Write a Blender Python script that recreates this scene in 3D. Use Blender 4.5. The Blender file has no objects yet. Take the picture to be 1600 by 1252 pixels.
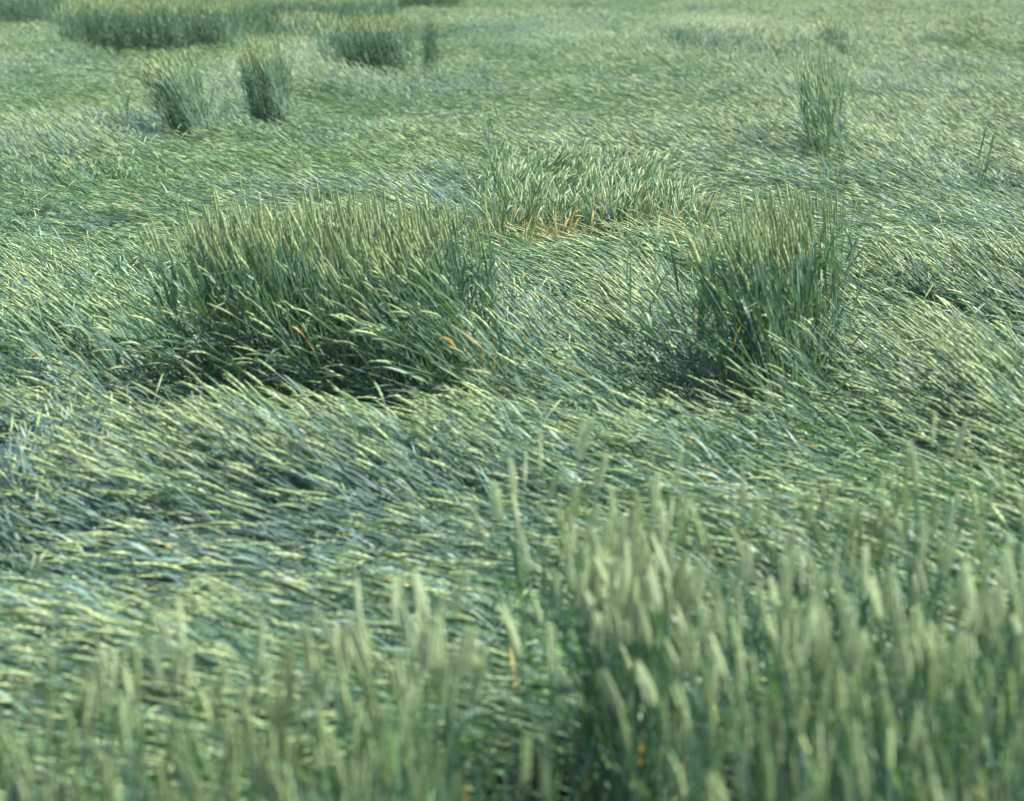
import bpy, math, random
import numpy as np
from mathutils import Vector

R = math.radians
rng = np.random.default_rng(7)
random.seed(7)
scene = bpy.context.scene
col = scene.collection

# ------------------------------------------------------------------ camera
CAM_Z, PLANE = 2.01, 0.22          # eye height, mean height of the flattened crop
FPX, PW, PH = 3600.0, 1600.0, 1252.0
PITCH = math.atan(721.0 / FPX)
cam = bpy.data.cameras.new('camera')
cam_o = bpy.data.objects.new('camera', cam); col.objects.link(cam_o)
cam_o.location = (0, 0, CAM_Z)
cam_o.rotation_euler = (R(90) - PITCH, 0, 0)
cam.sensor_fit = 'HORIZONTAL'; cam.sensor_width = 36.0
cam.lens = 36.0 * FPX / PW
cam.clip_start = 0.1; cam.clip_end = 3000
cam.dof.use_dof = True
cam.dof.focus_distance = 12.6
cam.dof.aperture_fstop = 3.2
scene.camera = cam_o

# ------------------------------------------------------------------ light
SUN_EL, SUN_AZ = 53.0, 66.0       # azimuth from +Y (away from the viewer) towards +X
w = bpy.data.worlds.new('World'); scene.world = w; w.use_nodes = True
nt = w.node_tree
sky = nt.nodes.new('ShaderNodeTexSky'); sky.sky_type = 'NISHITA'
sky.sun_disc = False
sky.sun_elevation = R(SUN_EL); sky.sun_rotation = R(SUN_AZ)
sky.air_density = 1.2; sky.dust_density = 1.0; sky.ozone_density = 1.5
bg = nt.nodes['Background']; bg.inputs['Strength'].default_value = 0.105
nt.links.new(sky.outputs[0], bg.inputs[0])
sun = bpy.data.lights.new('sun', 'SUN'); sun.energy = 4.9; sun.angle = R(0.55)
sun.color = (1.0, 0.97, 0.90)
sun_o = bpy.data.objects.new('sun', sun); col.objects.link(sun_o)
a, e = R(SUN_AZ), R(SUN_EL)
sdir = Vector((math.sin(a) * math.cos(e), math.cos(a) * math.cos(e), math.sin(e)))
sun_o.rotation_euler = sdir.to_track_quat('Z', 'Y').to_euler()
sun_o.location = (0, 0, 30)
scene.view_settings.view_transform = 'Standard'
scene.view_settings.look = 'None'
scene.view_settings.exposure = 1.72
scene.view_settings.gamma = 1.0
scene.render.engine = 'CYCLES'
scene.cycles.max_bounces = 6
scene.cycles.diffuse_bounces = 3
scene.cycles.transmission_bounces = 4
scene.cycles.use_denoising = True


def at(px, py, z=PLANE):
    """the point of the crop's surface that the photograph shows at px, py"""
    u, v = (px - 800) / FPX, (626 - py) / FPX
    c, s = math.cos(PITCH), math.sin(PITCH)
    dx, dy, dz = u, c + v * s, -s + v * c
    t = (z - CAM_Z) / dz
    return np.array([dx * t, dy * t])


# ------------------------------------------------------------------ noise
class Noise:
    def __init__(self, seed):
        self.g = np.random.default_rng(seed).random((256, 256))

    def __call__(self, x, y, scale):
        x = np.asarray(x) / scale + 91.3; y = np.asarray(y) / scale + 47.7
        xi = np.floor(x).astype(int); yi = np.floor(y).astype(int)
        fx = x - xi; fy = y - yi
        fx = fx * fx * (3 - 2 * fx); fy = fy * fy * (3 - 2 * fy)
        g = self.g
        a = g[xi % 256, yi % 256]; b = g[(xi + 1) % 256, yi % 256]
        c = g[xi % 256, (yi + 1) % 256]; d = g[(xi + 1) % 256, (yi + 1) % 256]
        return ((a * (1 - fx) + b * fx) * (1 - fy) + (c * (1 - fx) + d * fx) * fy) * 2 - 1


N1, N2, N3, N4, N5 = (Noise(i) for i in (11, 22, 33, 44, 55))


def ground_z(x, y):
    return 0.035 * N5(x, y, 1.7) + 0.05 * N4(x, y, 4.5)


# ------------------------------------------------------------------ materials
def wheat_material(name, rough, transl, spec, streak=0.18, tint=(1.25, 1.25, 0.72)):
    m = bpy.data.materials.new(name); m.use_nodes = True
    t = m.node_tree; n = t.nodes
    p = n['Principled BSDF']
    att = n.new('ShaderNodeAttribute'); att.attribute_name = 'Col'
    tc = n.new('ShaderNodeTexCoord')
    noi = n.new('ShaderNodeTexNoise'); noi.inputs['Scale'].default_value = 55
    noi.inputs['Detail'].default_value = 2
    t.links.new(tc.outputs['Object'], noi.inputs['Vector'])
    mr = n.new('ShaderNodeMapRange')
    mr.inputs['To Min'].default_value = 1 - streak; mr.inputs['To Max'].default_value = 1 + streak
    t.links.new(noi.outputs['Fac'], mr.inputs['Value'])
    mul = n.new('ShaderNodeVectorMath'); mul.operation = 'SCALE'
    t.links.new(att.outputs['Color'], mul.inputs[0]); t.links.new(mr.outputs[0], mul.inputs['Scale'])
    t.links.new(mul.outputs[0], p.inputs['Base Color'])
    p.inputs['Roughness'].default_value = rough
    p.inputs['Specular IOR Level'].default_value = spec
    if transl:
        tr = n.new('ShaderNodeBsdfTranslucent')
        warm = n.new('ShaderNodeVectorMath'); warm.operation = 'MULTIPLY'
        warm.inputs[1].default_value = tint
        t.links.new(mul.outputs[0], warm.inputs[0]); t.links.new(warm.outputs[0], tr.inputs['Color'])
        mx = n.new('ShaderNodeMixShader'); mx.inputs[0].default_value = transl
        t.links.new(p.outputs[0], mx.inputs[1]); t.links.new(tr.outputs[0], mx.inputs[2])
        t.links.new(mx.outputs[0], n['Material Output'].inputs[0])
    return m


M_STEM = wheat_material('waxy stem', 0.5, 0.0, 0.2)
M_LEAF = wheat_material('waxy blue green leaf', 0.46, 0.2, 0.22)
M_EAR = wheat_material('pale green ear', 0.6, 0.34, 0.3, 0.30, (1.12, 1.08, 0.85))
MATS = [M_STEM, M_LEAF, M_EAR]

m = bpy.data.materials.new('soil with straw'); m.use_nodes = True
t = m.node_tree; n = t.nodes; p = n['Principled BSDF']
tc = n.new('ShaderNodeTexCoord')
no = n.new('ShaderNodeTexNoise'); no.inputs['Scale'].default_value = 6; no.inputs['Detail'].default_value = 8
t.links.new(tc.outputs['Object'], no.inputs['Vector'])
cr = n.new('ShaderNodeValToRGB')
cr.color_ramp.elements[0].position = 0.35; cr.color_ramp.elements[0].color = (0.020, 0.026, 0.016, 1)
cr.color_ramp.elements[1].position = 0.75; cr.color_ramp.elements[1].color = (0.060, 0.060, 0.034, 1)
t.links.new(no.outputs['Fac'], cr.inputs[0]); t.links.new(cr.outputs[0], p.inputs['Base Color'])
p.inputs['Roughness'].default_value = 0.95
M_SOIL = m


# ------------------------------------------------------------------ mesh assembly
class Mesh:
    """collects quads with a point colour and builds them as ONE mesh object"""
    def __init__(self):
        self.v, self.f, self.m, self.c, self.n = [], [], [], [], 0

    def add(self, v, f, mat, c):
        v = v.reshape(-1, 3); c = c.reshape(-1, 3)
        self.v.append(v.astype(np.float32)); self.f.append((f + self.n).astype(np.int32))
        self.m.append(np.full(len(f), mat, np.int32)); self.c.append(c.astype(np.float32))
        self.n += len(v)

    def data(self, name):
        v = np.concatenate(self.v); f = np.concatenate(self.f)
        mi = np.concatenate(self.m); c = np.concatenate(self.c)
        me = bpy.data.meshes.new(name)
        me.vertices.add(len(v)); me.vertices.foreach_set('co', v.ravel())
        me.loops.add(f.size); me.loops.foreach_set('vertex_index', f.ravel())
        me.polygons.add(len(f))
        me.polygons.foreach_set('loop_start', np.arange(0, f.size, 4, dtype=np.int32))
        for mt in MATS: me.materials.append(mt)
        me.polygons.foreach_set('material_index', mi)
        me.polygons.foreach_set('use_smooth', np.ones(len(f), dtype=bool))
        ca = me.attributes.new('Col', 'BYTE_COLOR', 'POINT')
        ca.data.foreach_set('color', np.concatenate([c, np.ones((len(c), 1), np.float32)], 1).ravel())
        me.update(calc_edges=True)
        return me

    def build(self, name, parent=None):
        o = bpy.data.objects.new(name, self.data(name)); col.objects.link(o)
        if parent is not None: o.parent = parent
        return o


def grid_faces(n, rings, sides, closed):
    s2 = sides if closed else sides - 1
    i, j = np.meshgrid(np.arange(rings - 1), np.arange(s2), indexing='ij')
    jn = (j + 1) % sides
    f = np.stack([i * sides + j, i * sides + jn, (i + 1) * sides + jn, (i + 1) * sides + j], -1).reshape(-1, 4)
    return (f[None] + (np.arange(n) * rings * sides)[:, None, None]).reshape(-1, 4)


def unit(v):
    return v / np.maximum(np.linalg.norm(v, axis=-1, keepdims=True), 1e-9)


def sm(x):
    x = np.clip(x, 0, 1); return x * x * (3 - 2 * x)


def rot_frame(az):
    return np.stack([-np.sin(az), np.cos(az), np.zeros_like(az)], -1)


class Crop:
    """N wheat plants given by their bases, the way they lean and their build"""
    def __init__(self, x, y, az, th0, th1, L, bend=None, nod=None, ear_len=None, dry=None, fat=1.0, K=8, E=8,
                 sides=3, ear_sides=4, nleaf=3, leaf_seg=5, leaf_len=0.19, leaf_w=0.0062, blue=None, seed=1,
                 z=None, leaf_lift=0.35, ear_frac=1.0, leaf_lo=0.35, leaf_hi=.84, ygreen=0.0):
        r = np.random.default_rng(seed)
        N = len(x); self.N = N; self.r = r
        ones = np.ones(N)
        az, th0, th1, L = (np.asarray(q, float) * ones for q in (az, th0, th1, L))
        bend = 0.7 * ones if bend is None else bend * ones
        nod = r.uniform(0.0, 0.5, N) if nod is None else nod * ones
        el = r.normal(0.096, 0.012, N).clip(0.065, 0.12) if ear_len is None else ear_len * ones
        daz = r.normal(0, 0.13, N)
        M = K + E + 1
        seg = np.concatenate([np.repeat((L / K)[:, None], K, 1), np.repeat((el / E)[:, None], E, 1)], 1)
        tt = np.concatenate([(np.arange(K) + .5) / K, np.ones(E)])
        te = np.concatenate([np.zeros(K), (np.arange(E) + .5) / E])
        th = th0[:, None] + (th1 - th0)[:, None] * sm(tt[None] / bend[:, None]) + nod[:, None] * (te[None] ** 0.8)
        aa = az[:, None] + daz[:, None] * tt[None]
        d = np.stack([np.sin(th) * np.cos(aa), np.sin(th) * np.sin(aa), np.cos(th)], -1)
        pts = np.zeros((N, M, 3)); pts[:, 1:] = np.cumsum(d * seg[..., None], 1)
        z = ground_z(x, y) if z is None else z * ones
        pts += np.stack([x, y, z], -1)[:, None]
        # nothing dips into the soil
        gz = ground_z(pts[..., 0], pts[..., 1]) + 0.012 if np.any(z) else np.full(pts.shape[:2], -9.)
        pts[..., 2] = np.where(pts[..., 2] < gz, gz, pts[..., 2])
        tang = np.zeros_like(pts); tang[:, :-1] = pts[:, 1:] - pts[:, :-1]; tang[:, -1] = tang[:, -2]
        tang = unit(tang)
        aa2 = np.concatenate([aa[:, :1], aa], 1)
        s = rot_frame(aa2); nrm = np.cross(s, tang)
        self.__dict__.update(pts=pts, tang=tang, s=s, nrm=nrm, K=K, E=E, az=az, th0=th0, th1=th1, L=L, el=el, fat=fat,
                             sides=sides, ear_sides=ear_sides, nleaf=nleaf, leaf_seg=leaf_seg, leaf_len=leaf_len,
                             leaf_w=leaf_w, leaf_lift=leaf_lift, leaf_lo=leaf_lo, leaf_hi=leaf_hi)
        self.dry = np.zeros(N) if dry is None else dry * ones
        self.blue = np.clip(r.normal(0.5, 0.25, N), 0, 1) if blue is None else np.clip(blue + r.normal(0, 0.2, N), 0, 1)
        self.tone = np.exp(r.normal(0, 0.16, N))
        self.yg = ygreen
        self.has_ear = r.random(N) < ear_frac

    def subset(self, k):
        c = Crop.__new__(Crop); c.__dict__.update(self.__dict__)
        for q in ('pts', 'tang', 's', 'nrm', 'az', 'th0', 'th1', 'L', 'el', 'dry', 'blue', 'tone', 'has_ear'):
            setattr(c, q, getattr(self, q)[k])
        c.N = len(c.az); c.r = np.random.default_rng(int(abs(c.pts[0, 0, 0]) * 1e5) + 3 + c.N)
        return c

    def stems(self, mesh):
        K, S, N = self.K, self.sides, self.N
        P, s, n = self.pts[:, :K + 1], self.s[:, :K + 1], self.nrm[:, :K + 1]
        u = np.linspace(0, 1, K + 1)
        rad = 0.0021 * self.fat * (1.15 - 0.45 * u)
        ang = np.arange(S) / S * 2 * np.pi
        ring = (np.cos(ang)[None, None, :, None] * s[:, :, None] + np.sin(ang)[None, None, :, None] * n[:, :, None])
        v = P[:, :, None] + ring * rad[None, :, None, None]
        top = np.array([0.082, 0.160, 0.058]); blu = np.array([0.104, 0.165, 0.145]); low = np.array([0.150, 0.170, 0.060])
        straw = np.array([0.36, 0.265, 0.115])
        c = top + (blu - top) * self.blue[:, None]
        c = c[:, None] + (low - c[:, None]) * (np.clip(1 - u / 0.35, 0, 1) ** 1.5 * 0.7)[None, :, None]
        c = c + (straw - c) * self.dry[:, None, None]
        c = c * self.tone[:, None, None]
        mesh.add(v, grid_faces(N, K + 1, S, True), 0, np.repeat(c[:, :, None], S, 2))

    def ears(self, mesh):
        k = self.has_ear
        if not k.any(): return
        K, E, S = self.K, self.E, self.ear_sides
        P, s, n = self.pts[k][:, K:], self.s[k][:, K:], self.nrm[k][:, K:]
        N = len(P)
        u = np.linspace(0, 1, E + 1)
        prof = np.interp(u, [0, 0.08, 0.25, 0.6, 0.9, 1.0], [0.25, 0.75, 1.0, 0.92, 0.55, 0.10])
        roll = self.r.uniform(0, np.pi, N)
        ang = np.arange(S) / S * 2 * np.pi
        A = ang[None] + roll[:, None]
        ring = np.cos(A)[:, None, :, None] * s[:, :, None] + np.sin(A)[:, None, :, None] * n[:, :, None]
        zig = 1 + (0.20 if E >= 6 else 0.0) * np.where((np.arange(E + 1)[:, None] + np.arange(S)[None]) % 2 == 0, 1, -1)
        flat = np.where(np.arange(S) % 2 == 0, 1.15, 0.80)
        r0 = 0.0045 * self.fat * self.r.uniform(0.82, 1.15, N)
        rad = r0[:, None, None] * prof[None, :, None] * zig[None] * flat[None, None]
        v = P[:, :, None] + ring * rad[..., None]
        g1 = np.array([0.345, 0.40, 0.205]); g2 = np.array([0.205, 0.295, 0.130]); straw = np.array([0.5, 0.36, 0.15])
        mixv = self.r.random(N)
        c = g2 + (g1 - g2) * mixv[:, None]
        c = c + (straw - c) * (self.dry[k] * 0.8)[:, None]
        c = c * self.tone[k][:, None]
        tipc = 1 + 0.13 * np.where(np.arange(E + 1) % 2 == 0, 1, -1) if E >= 6 else np.ones(E + 1)
        c = c[:, None] * tipc[None, :, None]
        mesh.add(v, grid_faces(N, E + 1, S, True), 2, np.repeat(c[:, :, None], S, 2))

    def leaves(self, mesh, which=None):
        K, J, Q, N = self.K, self.nleaf, self.leaf_seg, self.N
        r = self.r
        for j in range(J) if which is None else which:
            f = self.leaf_lo + (self.leaf_hi - self.leaf_lo) * (j + 0.5 + r.uniform(-.4, .4, N)) / J
            x = f * K; i0 = np.clip(x.astype(int), 0, K - 1); w_ = (x - i0)[:, None]
            ar = np.arange(N)
            P0 = self.pts[ar, i0] * (1 - w_) + self.pts[ar, i0 + 1] * w_
            d = self.tang[ar, i0]
            phi = r.uniform(0, 2 * np.pi, N)
            out = np.cos(phi)[:, None] * self.s[ar, i0] + np.sin(phi)[:, None] * self.nrm[ar, i0]
            lift = np.zeros((N, 3)); lift[:, 2] = self.leaf_lift * np.sin(self.th1) * r.uniform(0.2, 1.5, N)
            dr = unit(d + out * r.uniform(0.15, 0.55, N)[:, None] + lift)
            ln = self.leaf_len * r.uniform(0.65, 1.25, N)
            droop = r.uniform(0.1, 1.1, N)
            kink = r.random(N) < 0.22
            pts = np.zeros((N, Q + 1, 3)); tan = np.zeros((N, Q + 1, 3))
            p = P0.copy(); dd = dr
            for q in range(Q + 1):
                pts[:, q] = p
                u = (q + 0.5) / Q
                g = droop * 0.55 * u + np.where(kink & (q >= Q // 2), 0.8, 0)
                dd = unit(dd + np.stack([0 * g, 0 * g, -g * 1.3 / Q * 2.2], -1))
                tan[:, q] = dd
                p = p + dd * (ln / Q)[:, None]
            gz = ground_z(pts[..., 0], pts[..., 1]) + 0.015
            pts[..., 2] = np.maximum(pts[..., 2], gz) if np.abs(self.pts[:, 0, 2]).max() > 1e-6 else pts[..., 2]
            side = unit(np.cross(dr, out + 1e-4))
            tw = r.normal(0, 0.9, N)[:, None] * np.linspace(0, 1, Q + 1)[None]
            up = np.cross(side[:, None], tan)
            wv = side[:, None] * np.cos(tw)[..., None] + up * np.sin(tw)[..., None]
            uu = np.linspace(0, 1, Q + 1)
            prof = np.interp(uu, [0, .15, .45, .8, 1.], [.55, .95, 1, .6, .04])
            hw = self.leaf_w * self.fat * r.uniform(.7, 1.2, N)
            off = wv * (hw[:, None] * prof[None])[..., None]
            v = np.stack([pts - off, pts + off], 2)
            green = np.array([0.060, 0.128, 0.040]); blue = np.array([0.092, 0.152, 0.134]); lime = np.array([0.130, 0.190, 0.040])
            straw = np.array([0.38, 0.275, 0.105])
            c = green + (blue - green) * self.blue[:, None]
            c = c + (lime - c) * (np.clip(self.yg + r.normal(0, .12, N), 0, 1) * (r.random(N) < .7))[:, None]
            lowdry = (r.random(N) < ((0.09 if self.fat < 1.2 else .02) if f.mean() < 0.35 else 0.006)).astype(float)
            c = c + (straw - c) * np.maximum(self.dry, lowdry)[:, None]
            c = c * self.tone[:, None] * np.exp(r.normal(0, .12, N))[:, None]
            mesh.add(v, grid_faces(N, Q + 1, 2, False), 1, np.repeat(np.repeat(c[:, None, None], Q + 1, 1), 2, 2))

    def into(self, mesh):
        self.stems(mesh); self.leaves(mesh); self.ears(mesh)
        return mesh


def tag(o, label=None, cat=None, group=None, kind=None):
    if label: o['label'] = label
    if cat: o['category'] = cat
    if group: o['group'] = group
    if kind: o['kind'] = kind
    return o


def empty(name, x, y, z=0.0):
    o = bpy.data.objects.new(name, None); col.objects.link(o)
    o.location = (x, y, z); o.empty_display_size = 0.2
    return o


# ------------------------------------------------------------------ ground: one sheet out to the horizon
ys = np.concatenate([np.linspace(-6, 30, 73), np.linspace(31, 110, 60), np.array([140, 200, 320, 600, 1200, 2000.])])
xs = np.concatenate([np.array([-1500., -600, -250, -90]), np.linspace(-40, 40, 81), np.array([90, 250, 600, 1500.])])
gx, gy = np.meshgrid(xs, ys, indexing='xy')
gv = np.stack([gx, gy, np.where((np.abs(gx) < 41) & (gy < 111), ground_z(gx, gy), 0)], -1).reshape(-1, 3)
W_ = len(xs)
fi = [(j * W_ + i, j * W_ + i + 1, (j + 1) * W_ + i + 1, (j + 1) * W_ + i) for j in range(len(ys) - 1) for i in range(W_ - 1)]
gm = bpy.data.meshes.new('ground'); gm.from_pydata(gv.tolist(), [], fi); gm.materials.append(M_SOIL)
ground = bpy.data.objects.new('ground', gm); col.objects.link(ground)
tag(ground, 'dark soil of the wheat field under the flattened crop', 'field soil', kind='structure')

# ------------------------------------------------------------------ standing clumps (footprints)
# px left, px right, py of the front foot, depth m, height m, lean azimuth deg, front lean deg, back lean deg, density, dry
CLUMPS = [
    dict(k='big', px=(236, 815), py=(606, 640), depth=1.15, h=0.76, az=188, front=62, back=6, dens=760, split=True,
         label='widest standing clump of dark green wheat, at left of centre, its front stalks bending over'),
    dict(k='narrow', px=(1146, 1306), py=(632, 640), depth=1.35, h=0.82, az=172, front=46, back=5, dens=1150, split=True,
         label='tall narrow standing clump of wheat, dark at the foot, alone right of centre'),
    dict(k='hedge', px=(92, 354), py=(84, 80), depth=6.5, h=0.86, az=150, front=14, back=4, dens=380,
         label='long hedge-like stand of upright wheat at the far upper left'),
    dict(k='hedge2', px=(366, 600), py=(50, 50), depth=5.0, h=0.74, az=150, front=18, back=6, dens=230,
         label='lower stand of wheat just behind and right of the long far hedge-like stand'),
    dict(k='block', px=(530, 640), py=(114, 114), depth=2.2, h=0.82, az=150, front=26, back=4, dens=620,
         label='squarish block of dark upright wheat, at the top left of centre'),
    dict(k='sliver', px=(664, 684), py=(116, 116), depth=0.6, h=0.86, az=110, front=8, back=3, dens=900,
         label='slim dark upright tuft just right of the squarish far block'),
    dict(k='wisp', px=(504, 528), py=(132, 130), depth=0.5, h=0.80, az=160, front=16, back=8, dens=420,
         label='small pale tuft just left of the squarish far block'),
    dict(k='tuft', px=(390, 446), py=(186, 186), depth=0.7, h=0.84, az=150, front=24, back=5, dens=1300,
         label='bushy upright tuft of wheat below the gap between the far stands'),
    dict(k='tuft2', px=(274, 324), py=(212, 212), depth=0.5, h=0.84, az=165, front=34, back=4, dens=1300,
         label='tuft of wheat with a dark hollow at its foot, lower left of the bushy tuft'),
    dict(k='corner', px=(-30, 76), py=(34, 33), depth=3.0, h=0.80, az=150, front=12, back=4, dens=220,
         label='dark stand of wheat in the far upper left corner'),
    dict(k='beyond', px=(610, 724), py=(10, 10), depth=3.0, h=0.70, az=150, front=22, back=10, dens=190,
         label='shadowy low stand of wheat at the far top edge, left of the middle'),
    dict(k='straw', px=(1367, 1387), py=(10, 10), depth=0.8, h=0.62, az=120, front=10, back=8, dens=260, dry=0.75,
         label='brown dried tuft at the far top edge, on the right'),
    dict(k='scrub', px=(1085, 1285), py=(96, 96), depth=8.0, h=0.62, az=75, front=66, back=34, dens=90,
         label='broad rough patch of half-standing wheat towards the far edge, right of the middle'),
    dict(k='ragged', px=(1216, 1264), py=(106, 104), depth=1.2, h=0.60, az=130, front=40, back=25, dens=400,
         label='low ragged dark tuft left of the dark slanting tuft at the upper right'),
    dict(k='row', px=(1292, 1340), py=(256, 252), depth=1.6, h=0.78, az=140, front=22, back=8, dens=260,
         label='loose row of tall dark stems above the tall narrow clump'),
    dict(k='thin', px=(1286, 1326), py=(172, 168), depth=1.6, h=0.76, az=120, front=20, back=10, dens=170,
         label='thin upright stems between the slanting tuft and the loose row of tall stems'),
    dict(k='link', px=(440, 520), py=(72, 66), depth=2.6, h=0.66, az=140, front=34, back=14, dens=170,
         label='low loose stand filling the gap left of the squarish far block'),
    dict(k='slanted', px=(1318, 1352), py=(98, 96), depth=0.8, h=0.80, az=165, front=42, back=22, dens=700,
         label='dark slanting tuft at the upper right, leaning left over a hollow'),
]
for c in CLUMPS:
    if c['py'][0] < 300: c['py'] = (sum(c['py']) / 2,) * 2
    A, B = at(c['px'][0], c['py'][0]), at(c['px'][1], c['py'][1])
    c['A'] = A; c['w'] = np.linalg.norm(B - A); c['u'] = (B - A) / c['w']
    c['v'] = np.array([-c['u'][1], c['u'][0]])


def local(c, x, y):
    dx, dy = x - c['A'][0], y - c['A'][1]
    a_ = (dx * c['u'][0] + dy * c['u'][1]) / c['w']
    b_ = (dx * c['v'][0] + dy * c['v'][1]) / c['depth']
    return a_, b_


def inside(c, x, y, grow=0.0):
    a_, b_ = local(c, x, y)
    e_ = 0.15 / max(c['w'], .5)
    wob = (N3(x, y, 0.22) + .7 * N1(x, y, .6)) * e_
    ga, gb = grow / c['w'], grow / c['depth']
    return (a_ > -ga + wob) & (a_ < 1 + ga + wob) & (b_ > -gb + 0.12 * N2(x, y, .3) * min(1, .5 / c['depth'])) & (b_ < 1 + gb + wob)


# leafy half-lodged patch with dry straw at its foot, behind the two big clumps
LEAFY = dict(px=(765, 1112), py=(372, 366), depth=6.2)
A, B = at(765, 372), at(1112, 370)
LEAFY.update(A=A, w=np.linalg.norm(B - A), u=(B - A) / np.linalg.norm(B - A))
LEAFY['v'] = np.array([-LEAFY['u'][1], LEAFY['u'][0]])


def near_edge(x):
    """distance at which the upright crop along the near side of the field ends"""
    px = np.asarray(x) * 766 + 800
    return np.interp(px, [-400, 0, 300, 600, 720, 770, 900, 930, 1100, 1600, 2000],
                     [3.9, 3.95, 4.08, 4.35, 4.5, 4.2, 4.25, 5.15, 5.2, 5.35, 5.4])


# ------------------------------------------------------------------ how the flattened crop lies
# px, py, rx, ry (photograph), lean deg, azimuth deg, blueness, strength
PATCHES = [
    (65, 740, 190, 75, 66, 108, 1.0, 1.0), (805, 495, 75, 36, 62, 100, 0.95, 1.0),
    (1045, 560, 70, 130, 46, 150, 0.6, .9), (1550, 640, 90, 95, 46, 150, 0.5, 1.0), (1180, 65, 160, 45, 52, 70, 0.2, .85),
    (1310, 200, 60, 80, 52, 140, 0.6, .8), (430, 120, 90, 55, 50, 120, 0.85, .9), (110, 225, 130, 45, 58, 140, 0.85, .9),
    (900, 60, 90, 30, 62, 60, .4, .6), (1200, 215, 90, 30, 60, 150, .5, .9), (180, 215, 60, 30, 60, 140, .8, .7),
    (800, 760, 110, 60, 58, 150, .6, .6), (40, 470, 70, 60, 66, 120, .8, .7), (560, 630, 260, 40, 66, 192, .5, .9),
    (1230, 640, 130, 35, 68, 190, .5, .9), (680, 310, 90, 50, 62, 130, .7, .6), (1030, 700, 130, 60, 60, 160, .5, .7),
    (1560, 240, 60, 60, 58, 150, .5, .7), (825, 610, 65, 50, 58, 158, .5, .9), (1375, 575, 50, 60, 60, 155, .5, .8), (250, 600, 40, 40, 55, 175, .5, .7), (30, 105, 70, 30, 55, 140, .7, .8),
]
for i, q in enumerate(PATCHES):
    px, py, rx, ry = q[:4]
    c0 = at(px, py); ex = at(px + rx, py) - c0; ey = at(px, py - ry) - at(px, py + ry)
    aq_ = R(q[5]); c0 = c0 - .36 * np.array([math.cos(aq_), math.sin(aq_)])
    PATCHES[i] = (c0, max(np.linalg.norm(ex), .1), max(np.linalg.norm(ey) / 2, .1)) + tuple(q[4:])


# px, py, rx, ry (photograph): gaps where the crop is pressed flat or missing
HOLLOWS = [(150, 905, 110, 15), (740, 695, 90, 10), (690, 850, 60, 14), (75, 92, 60, 8), (265, 225, 70, 9), (160, 272, 40, 6), (400, 264, 45, 6),
           (1172, 222, 45, 8), (1312, 250, 22, 8), (1385, 102, 32, 5), (310, 345, 60, 6), (600, 242, 45, 5), (30, 300, 40, 7),
           (1420, 400, 45, 6), (1060, 735, 60, 9), (880, 150, 50, 5), (1500, 335, 45, 6), (500, 900, 60, 10), (1480, 620, 50, 12),
           (60, 470, 50, 7), (1250, 705, 70, 9), (930, 640, 40, 8), (700, 160, 45, 5), (1050, 95, 40, 4), (1540, 130, 45, 5)]
for i, (px, py, rx, ry) in enumerate(HOLLOWS):
    c0 = at(px, py)
    HOLLOWS[i] = (c0, np.linalg.norm(at(px + rx, py) - c0), np.linalg.norm(at(px, py - ry) - at(px, py + ry)) / 2)


def hollow(x, y):
    h = np.zeros(len(x))
    for c0, rx, ry in HOLLOWS:
        h = np.maximum(h, np.exp(-(((x - c0[0]) / rx) ** 2 + ((y - c0[1] + .12) / ry) ** 2 + .8 * N1(x, y, .3)) ** 2 * 1.2))
    return h


def lock_field(x, y, size, seed):
    """plants fall in locks: each takes on the quirk of the nearest lock"""
    r = np.random.default_rng(seed)
    T = r.random((128, 128, 4))
    gx_ = np.floor(x / size).astype(int); gy_ = np.floor(y / size).astype(int)
    best = np.full(len(x), 1e9); q1 = np.zeros(len(x)); q2 = np.zeros(len(x))
    for i in (-1, 0, 1):
        for j in (-1, 0, 1):
            cx, cy = gx_ + i, gy_ + j
            tv = T[cx % 128, cy % 128]
            dx = (cx + tv[:, 0]) * size - x; dy = (cy + tv[:, 1]) * size - y
            d_ = dx * dx + dy * dy
            b = d_ < best
            best = np.where(b, d_, best); q1 = np.where(b, tv[:, 2], q1); q2 = np.where(b, tv[:, 3], q2)
    return q1 * 2 - 1, q2 * 2 - 1


def lie(x, y):
    l1, l2 = lock_field(x, y, 0.30, 5)
    m1, m2 = lock_field(x, y, 0.9, 6)
    far = np.clip((y - 12) / 30, 0, 1)
    lean = 80 + 6 * N1(x, y, .9) + 5 * N2(x, y, 2.8) + 7 * l1 + 3 * m1
    lean -= far * 9 * np.clip(N1(x, y, 5.5) * 2, -.6, 1.5)
    lean -= 26 * np.clip(N3(x, y, 1.4) * 1.6 - .55, 0, 1)
    az = 164 + 44 * N4(x, y, 2.4) + 20 * N2(x, y, .8) + 12 * l2 + 10 * m2
    blue = 0.4 + .3 * N1(x, y, 3.1) + .25 * N3(x, y, 1.1)
    for (c0, rx, ry, ln, aq, bl, st) in PATCHES:
        k = np.exp(-(((x - c0[0]) / rx) ** 2 + ((y - c0[1]) / ry) ** 2) ** 1.5) * st
        lean = lean * (1 - k) + (ln + 6 * l1) * k
        az = az * (1 - k) + (aq + 14 * l2 + 10 * N2(x, y, .5)) * k
        blue = blue * (1 - k) + bl * k
    return lean, az, blue


def scatter(y0, y1, dens, mx=1.12, extra=1.1):
    area = (y1 - y0) * (0.2222 * mx * (y0 + y1) + 2 * extra)
    n_ = int(area * dens)
    u_ = rng.random(int(n_ * 1.6))
    wmax = 0.2222 * mx * y1 + extra
    y = y0 + (y1 - y0) * u_
    x = rng.uniform(-wmax, wmax, len(y))
    k = np.abs(x) < 0.2222 * mx * y + extra
    x, y = x[k], y[k]
    k = np.arange(len(x)) < n_
    return x[k], y[k]


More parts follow.
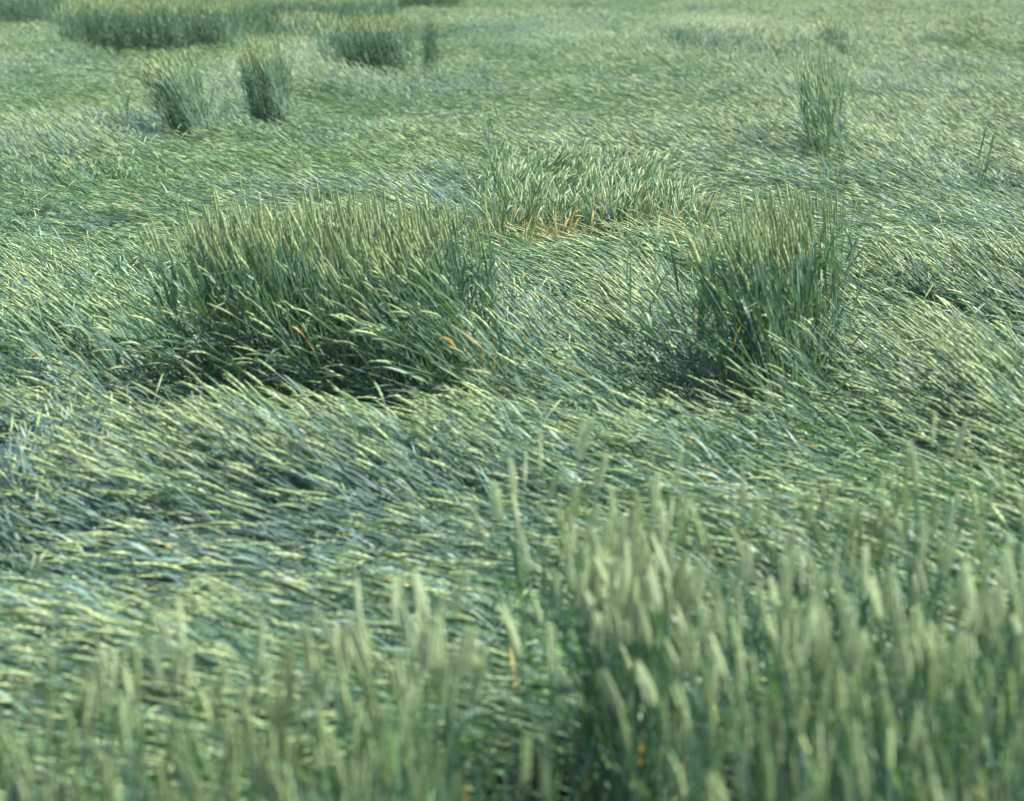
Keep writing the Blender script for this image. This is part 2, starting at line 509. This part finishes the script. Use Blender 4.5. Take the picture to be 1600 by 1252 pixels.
carpet = Mesh()
LODS = [(4.3, 9.0, 640, 1.0, dict(K=8, E=8, sides=3, ear_sides=4, nleaf=3, leaf_seg=5)),
        (9.0, 14.0, 520, 1.0, dict(K=7, E=7, sides=3, ear_sides=4, nleaf=3, leaf_seg=4)),
        (14.0, 22.0, 400, 1.0, dict(K=5, E=3, sides=3, ear_sides=3, nleaf=2, leaf_seg=3)),
        (22.0, 40.0, 300, 1.0, dict(K=4, E=2, sides=3, ear_sides=3, nleaf=2, leaf_seg=3)),
        (40.0, 92.0, 150, 1.25, dict(K=3, E=2, sides=3, ear_sides=3, nleaf=1, leaf_seg=2))]
for li, (y0, y1, dens, fat, kw) in enumerate(LODS):
    x, y = scatter(y0, y1, dens)
    lean, az, blue = lie(x, y)
    L = rng.normal(0.64, 0.05, len(x))
    keep = (y > near_edge(x) - .25) | (rng.random(len(x)) < .0)
    tipx = x + .6 * L * np.cos(R(1) * az); tipy = y + .6 * L * np.sin(R(1) * az)
    hol = hollow(x, y)
    lean = lean + (88 - lean) * hol * .5; keep &= rng.random(len(x)) > .5 * hol
    for c in CLUMPS:
        keep &= ~inside(c, x, y, .02)
        if c.get('split'):
            a_, b_ = local(c, x, y); m_ = (a_ > -.15) & (a_ < 1.25) & (b_ > -.75) & (b_ < .1)
            lean = np.where(m_, np.maximum(lean, 77), lean)
            keep &= ~(m_ & (a_ < .85) & (b_ > -.3) & (rng.random(len(x)) < (.8 if c['k'] == 'narrow' else .3)))
            ring = inside(c, x, y, .3) & ~m_ & (rng.random(len(x)) < .35)
            lean = np.where(ring, np.minimum(lean, rng.uniform(45, 72, len(x))), lean)
        t_in = inside(c, tipx, tipy, .0)
        keep &= ~(t_in & (rng.random(len(x)) < .75))
        lean = np.where(t_in, np.minimum(lean, 45), lean)
    a_, b_ = local(LEAFY, x, y)
    keep &= ~((a_ > .12) & (a_ < .93) & (rng.random(len(x)) < .8) & (b_ > .02 * N1(x, y, .6)) & (b_ < .5))
    x, y, lean, az, blue, L = (q[keep] for q in (x, y, lean, az, blue, L))
    th1 = R(1) * (lean + rng.normal(0, 5, len(x)) + 3)
    th0 = th1 * rng.uniform(.5, .95, len(x))
    cr_ = Crop(x, y, R(1) * az + rng.normal(0, .11, len(x)) + np.where(rng.random(len(x)) < .09, rng.normal(0, .9, len(x)), 0), th0, th1, L, bend=rng.uniform(.3, .8, len(x)), ear_frac=np.where(blue > .86, .45, 1.0),
               nod=rng.uniform(-.1, .5, len(x)), fat=fat, blue=blue, seed=100 + li, leaf_lift=.15, leaf_w=.0048, leaf_len=.178 * (1 + .1 * (fat - 1)), **kw)
    cr_.into(carpet)
    print('carpet', y0, len(x))
co = carpet.build('flattened_wheat')
tag(co, 'flattened pale green wheat lying in waves across the whole field between the standing clumps', 'wheat', kind='stuff')

# ------------------------------------------------------------------ the standing clumps
for ci, c in enumerate(CLUMPS):
    n_ = int(c['w'] * c['depth'] * c['dens'] * 1.25)
    a_ = rng.uniform(-.08, 1.08, n_); b_ = rng.uniform(-.08, 1.08, n_)
    x = c['A'][0] + c['u'][0] * a_ * c['w'] + c['v'][0] * b_ * c['depth']
    y = c['A'][1] + c['u'][1] * a_ * c['w'] + c['v'][1] * b_ * c['depth']
    k = inside(c, x, y)
    if c.get('split'): k &= ~((a_ > (.92 if c['k'] == 'big' else .90) - .16 * b_) & (b_ > .3) & (a_ > .68 + .1 * N1(x, y, .3)))
    if c['A'][1] > 20: k &= ((N1(x, y, .8) < .5) | (c['w'] < 1.2)) & (b_ > .12 * N2(x, y, .7))
    x, y, a_, b_ = x[k], y[k], a_[k], b_[k]
    N_ = len(x)
    far = c['A'][1] > 20
    # distance in metres from the front edge decides how far a stalk has gone over
    dist = b_ * c['depth']
    g = np.exp(-dist / (0.2 if not far else .4))
    l1, l2 = lock_field(x, y, .16, 40 + ci)
    lean = c['back'] + (c['front'] - c['back']) * np.clip(g + (.05 + .12 * g) * (l1 + N1(x, y, .3)), 0, 1.1)
    if c.get('split'):
        lp = g ** .8 * (.25 + .5 * sm((a_ - .1) / .5)) * (.7 if c['k'] == 'narrow' else 1)
        over = rng.random(N_) < lp
        lean = np.where(over, rng.uniform(34, 74, N_), c['back'] + 12 * g + 5 * l1)
    if c['k'] == 'big':
        lean += 48 * sm((a_ - .6) / .36) * np.clip(1.5 * (.75 - b_), 0, 1)
    if c['k'] == 'narrow':
        lean += 48 * sm((a_ - .5) / .42) * np.clip(1.5 * (.6 - b_), 0, 1)
    lean = np.maximum(lean + rng.normal(0, 3, N_), 0)
    az = R(1) * (c['az'] + 14 * l2 + rng.normal(0, 9, N_))
    az = np.where(rng.random(N_) < .05, rng.uniform(0, 2 * np.pi, N_), az)
    th1 = R(1) * lean * 1.15; th0 = th1 * rng.uniform(.2, .7, N_)
    L = c['h'] * rng.normal(1, .06, N_) * (1 + .09 * N1(x, y, .3) + .05 * N2(x, y, .9))
    if c.get('split'): L = np.where(over, L * rng.uniform(.72, .98, N_), L)
    dd = c['A'][1]
    fat = 1.0 if dd < 14 else np.interp(dd, [14, 25, 40, 70], [1.1, 1.3, 1.6, 2.0])
    kw = dict(K=8, E=8, sides=3, ear_sides=4, nleaf=3, leaf_seg=5) if not far else dict(K=4, E=2, sides=3, ear_sides=3, nleaf=3, leaf_seg=3)
    crop = Crop(x, y, az, th0, th1, L, bend=rng.uniform(.6, 1.0, N_), nod=R(1) * np.clip(lean * .5, 3, 30) * rng.uniform(.3, 1.6, N_),
                fat=fat, blue=.38, seed=200 + ci, leaf_len=.2 if not far else .15, leaf_w=.0060 if not far else .0040, dry=c.get('dry', 0), leaf_lift=.25, leaf_lo=.1, **kw)
    root = empty('wheat_clump', *(c['A'] + c['u'] * c['w'] / 2 + c['v'] * c['depth'] / 2))
    ox, oy, _ = root.location
    crop.pts[..., 0] -= ox; crop.pts[..., 1] -= oy
    tag(root, c['label'], 'wheat clump', 'clumps of wheat left standing in the flattened field')
    gz_keep = ground_z
    # clump-local coordinates: soil height is read relative to the clump's own place
    ground_z = (lambda ox, oy: (lambda X, Y: gz_keep(X + ox, Y + oy)))(ox, oy)
    if c.get('split'):
        order = np.argsort(b_ * c['depth'] + .15 * rng.random(N_))
        for i in order[:100]:
            one = crop.subset(np.array([i]))
            ms = Mesh(); one.stems(ms); st = ms.build('stalk', root)
            for j in range(one.nleaf):
                ml = Mesh(); one.leaves(ml, [j]); ml.build('leaf', st)
            if one.has_ear.any():
                me_ = Mesh(); one.ears(me_); me_.build('ear', st)
        rest = crop.subset(order[100:])
        mr = Mesh(); rest.into(mr); ob = mr.build('stalk_mass', root); ob['kind'] = 'stuff'
    else:
        mf = Mesh(); crop.stems(mf); crop.leaves(mf); f_ = mf.build('foliage', root); f_['kind'] = 'stuff'
        me_ = Mesh(); crop.ears(me_); e_ = me_.build('ear_mass', root); e_['kind'] = 'stuff'
    ground_z = gz_keep
    print('clump', c['k'], N_)

# ------------------------------------------------------------------ the leafy patch with the straw at its foot
n_ = int(LEAFY['w'] * LEAFY['depth'] * .8 * 400)
a_ = rng.random(n_); b_ = rng.random(n_) ** 1.2 * .8
k = (b_ > .03 * N1(a_ * 4, b_ * 4, .6)) & (rng.random(n_) < 8 * np.minimum(a_, 1 - a_) + .1); a_, b_ = a_[k], b_[k]; n_ = len(a_)
x = LEAFY['A'][0] + LEAFY['u'][0] * a_ * LEAFY['w'] + LEAFY['v'][0] * b_ * LEAFY['depth']
y = LEAFY['A'][1] + LEAFY['u'][1] * a_ * LEAFY['w'] + LEAFY['v'][1] * b_ * LEAFY['depth']
l1, l2 = lock_field(x, y, .35, 77)
lean = 40 + 18 * l1 + 14 * N1(x, y, .8) + 52 * b_
az = 70 - 20 * (a_ - .5) + 40 * l2 + rng.normal(0, 22, n_)
front = np.exp(-b_ * LEAFY['depth'] / .35)
dry = (rng.random(n_) < .10 * front).astype(float) * rng.uniform(.5, 1, n_)
crop = Crop(x, y, R(1) * az, R(1) * lean * .6, R(1) * lean * 1.1, rng.normal(.48, .07, n_), fat=1.0, blue=.25, seed=301, dry=dry,
            K=6, E=6, ear_sides=4, nleaf=4, leaf_seg=4, leaf_len=.22, leaf_w=.0046, leaf_lo=.15, ear_frac=.6, ygreen=.3)
root = empty('leafy_patch', *LEAFY['A'])
ox, oy, _ = root.location
crop.pts[..., 0] -= ox; crop.pts[..., 1] -= oy
tag(root, 'leafy half-fallen patch leaning right, orange dry straw along its foot, behind both big clumps', 'wheat patch')
gz_keep = ground_z
ground_z = lambda X, Y: gz_keep(X + ox, Y + oy)
mf = Mesh(); crop.stems(mf); crop.leaves(mf); f_ = mf.build('foliage', root); f_['kind'] = 'stuff'
me_ = Mesh(); crop.ears(me_); e_ = me_.build('ear_mass', root); e_['kind'] = 'stuff'
# dry straw at the foot
ns = 270
sa = np.clip(np.where(rng.random(ns) < .42, rng.normal(.80, .07, ns), np.where(rng.random(ns) < .5, rng.normal(.3, .08, ns), rng.normal(.5, .1, ns))), 0, 1)
sx = LEAFY['u'][0] * sa * LEAFY['w'] + rng.normal(0, .02, ns)
sy = LEAFY['u'][1] * sa * LEAFY['w'] + rng.uniform(-.15, .25, ns)
st = Crop(sx, sy, R(1) * rng.normal(80, 60, ns), R(1) * rng.uniform(5, 50, ns), R(1) * rng.uniform(20, 95, ns), rng.uniform(.15, .42, ns), fat=1.1,
          dry=rng.uniform(.5, 1., ns), K=5, E=3, ear_sides=3, nleaf=3, leaf_seg=4, leaf_len=.18, leaf_w=.006, ear_frac=0, seed=302, leaf_lo=.1)
ms = Mesh(); st.stems(ms); st.leaves(ms); s_ = ms.build('dry_straw', root); s_['kind'] = 'stuff'; s_['label'] = 'orange dry straw'
ground_z = gz_keep

# ------------------------------------------------------------------ lone stalks standing out of the flattened crop
LONE = [(195, 206, 3, .40), (1012, 580, 2, .62), (1085, 545, 3, .55), (1080, 600, 3, .5), (1315, 470, 3, .5),
        (1525, 300, 3, .4), (770, 260, 4, .45), (1300, 285, 4, .4)]
lx, ly, lh = [], [], []
for px, py, n_, h in LONE:
    for _ in range(n_):
        q = at(px + random.gauss(0, 7), py + random.gauss(0, 3)); lx.append(q[0]); ly.append(q[1]); lh.append(h + PLANE * .7 + random.gauss(0, .05))
lx, ly, lh = map(np.array, (lx, ly, lh)); nl = len(lx)
lone = Crop(lx, ly, rng.uniform(0, 6.28, nl), R(1) * rng.uniform(0, 6, nl), R(1) * rng.uniform(3, 16, nl), lh, seed=310, blue=.55, nleaf=4,
            leaf_len=.2, leaf_w=.0068, leaf_lo=.3, fat=1.15)


def plant_object(crop1, label, group):
    bx, by, bz = crop1.pts[0, 0]
    root = empty('wheat_plant', bx, by, bz)
    crop1.pts = crop1.pts - np.array([bx, by, bz])
    ms = Mesh(); crop1.stems(ms); ms.build('stem', root)
    for j in range(crop1.nleaf):
        ml = Mesh(); crop1.leaves(ml, [j]); ml.build('leaf', root)
    me_ = Mesh(); crop1.ears(me_); me_.build('ear', root)
    tag(root, label, 'wheat plant', group)
    return root


for i in range(nl):
    plant_object(lone.subset(np.array([i])), 'lone wheat plant standing upright out of the flattened crop beyond the near row', 'lone upright plants in the flattened wheat')


# ------------------------------------------------------------------ the near row: individual plants
def spikelet_ear(crop1, mesh, r):
    """an ear of two rows of plump overlapping spikelets with short awn tips"""
    K, E = crop1.K, crop1.E
    P = crop1.pts[0, K:]; T = crop1.tang[0, K:]; S = crop1.s[0, K:]; Nn = crop1.nrm[0, K:]
    roll = r.uniform(0, np.pi)
    n_sp = 20
    base = np.array([0.45, 0.525, 0.31]) * r.uniform(.85, 1.12)
    for i in range(n_sp + 1):
        f = i / n_sp * (E - .6); i0 = min(int(f), E - 1); w_ = f - i0
        p = P[i0] * (1 - w_) + P[i0 + 1] * w_
        s = S[i0] * math.cos(roll) + Nn[i0] * math.sin(roll); n = np.cross(T[i0], s)
        side = 1 if i % 2 else -1
        size = np.interp(i / n_sp, [0, .15, .6, 1], [.6, 1, .95, .6])
        ax = unit(T[i0] + s * side * (.36 if i < n_sp else 0)); o2 = unit(np.cross(n, ax))
        p = p + s * side * .0028 * size
        u = np.linspace(0, 1, 6); pr = np.array([.35, .9, 1, .75, .22, .05]); ang = np.arange(6) / 6 * 6.2832
        ln = .0165 * size * np.array([0, .25, .5, .75, 1, 1.55])
        ring = np.cos(ang)[:, None] * o2 * .0037 + np.sin(ang)[:, None] * n * .0053
        v = p + ax * ln[:, None, None] + ring[None] * (pr * size)[:, None, None]
        c = base * np.array([.86, .95, 1.0, 1.06, 1.1, 1.15])[:, None, None] * r.uniform(.9, 1.1) + np.zeros((6, 6, 3))
        mesh.add(v[None], grid_faces(1, 6, 6, True), 2, c)


PROTO = []
for vi in range(14):
    r = np.random.default_rng(900 + vi)
    c1 = Crop(np.zeros(1), np.zeros(1), 0.0, R(r.uniform(0, 4)), R(r.uniform(4, 15)), .66, bend=1.0, nod=r.uniform(0, .3), K=10, E=10, sides=6,
              ear_len=r.uniform(.085, .105), nleaf=3, leaf_seg=8, leaf_len=.17, leaf_w=.0062, leaf_lo=.15, leaf_hi=.72, seed=950 + vi, blue=.45, z=0.0)
    parts = []
    ms = Mesh(); c1.stems(ms); parts.append(('stem', ms.data('stem')))
    for j in range(3):
        ml = Mesh(); c1.leaves(ml, [j]); parts.append(('leaf', ml.data('leaf')))
    me_ = Mesh(); spikelet_ear(c1, me_, r); parts.append(('ear', me_.data('ear')))
    PROTO.append(parts)

near = []            # x, y, tilt about y, height factor, cluster
for _ in range(1900):
    d_ = random.uniform(3.2, 5.5); x_ = random.uniform(-.245 * d_, .245 * d_)
    e_ = float(near_edge(x_))
    if d_ > e_ + random.gauss(0, .05): continue
    px = 800 + x_ * 3600 / d_
    if 905 < px < 1055 and d_ < 4.55: continue
    dens_ = 1.0 if px < 700 else (.16 if px < 905 else .9)
    if px > 1050 and d_ > 4.55: dens_ = .38
    if random.random() > dens_ * (.55 if d_ < 3.9 else 1): continue
    near.append((x_, d_, random.gauss(0, 3.5), random.gauss(1, .055), 0))
for px, spread, d0, n_, tilt, hh in ((968, 32, 4.95, 34, -8, .98), (1000, 34, 4.75, 50, -5, .92), (845, 16, 5.4, 10, 2, 1.06), (815, 8, 5.5, 3, 1, 1.0), (1025, 4, 5.35, 1, 0, 1.16),
                                     (1470, 14, 5.35, 6, 0, 1.05)):
    for _ in range(n_):
        d_ = d0 + random.gauss(0, .15); near.append(((px + random.gauss(0, spread) - 800) / 3600 * d_, d_, tilt + random.gauss(0, 4), hh * random.gauss(1, .05), 1))
near.sort(key=lambda q: (-q[4], abs(q[1] - 4.4)))
print('near plants', len(near))


def near_plant(x_, d_, tilt, hf, i):
    root = empty('wheat_plant', x_, d_, float(ground_z(np.array([x_]), np.array([d_]))[0]))
    for nm, me in PROTO[i % len(PROTO)]:
        o = bpy.data.objects.new(nm, me); col.objects.link(o); o.parent = root
    root.rotation_euler = (R(random.gauss(0, 3)), R(tilt), random.uniform(0, 6.283))
    root.rotation_mode = 'ZYX' if False else 'XYZ'
    root.scale = (1, 1, hf)
    lab = ('blurred wheat plant crowded into the dark bunch at the middle of the near row' if q_dark(x_, d_) else
           ('tall blurred wheat plant in the sparse group left of the dark bunch' if q_gap(x_, d_) else
            'upright blurred wheat plant with a pale green ear in the near row'))
    tag(root, lab, 'wheat plant', 'upright wheat plants along the near edge')
    return root


def q_dark(x_, d_):
    px = 800 + x_ * 3600 / d_
    return 905 < px < 1050 and 4.7 < d_ < 5.35


def q_gap(x_, d_):
    px = 800 + x_ * 3600 / d_
    return 780 < px < 900 and d_ > 5.2


for i, (x_, d_, tl, hf, k_) in enumerate(near[:296]):
    near_plant(x_, d_, tl, hf, i)
rest = near[296:]
while len(rest) < len(near) - 296 + 260:            # the row goes on to either side of the picture
    d_ = random.uniform(3.2, 5.2); x_ = random.choice((-1, 1)) * random.uniform(.245, .42) * d_
    if d_ < float(near_edge(x_)): rest.append((x_, d_, 0, random.gauss(1, .055), 0))
if rest:
    rx = np.array([q[0] for q in rest]); ry = np.array([q[1] for q in rest]); nr = len(rest)
    ce = Crop(rx, ry, rng.uniform(0, 6.28, nr), R(1) * rng.uniform(0, 4, nr), R(1) * rng.uniform(3, 14, nr), .66 * np.array([q[3] for q in rest]),
              K=8, E=10, sides=4, ear_sides=6, nleaf=3, leaf_seg=6, leaf_len=.17, leaf_w=.0062, leaf_lo=.15, leaf_hi=.72, seed=400, blue=.45)
    mr = Mesh(); ce.into(mr); o = mr.build('upright_wheat')
    tag(o, 'remaining blurred upright wheat thickening the near row along the bottom', 'wheat', kind='stuff')
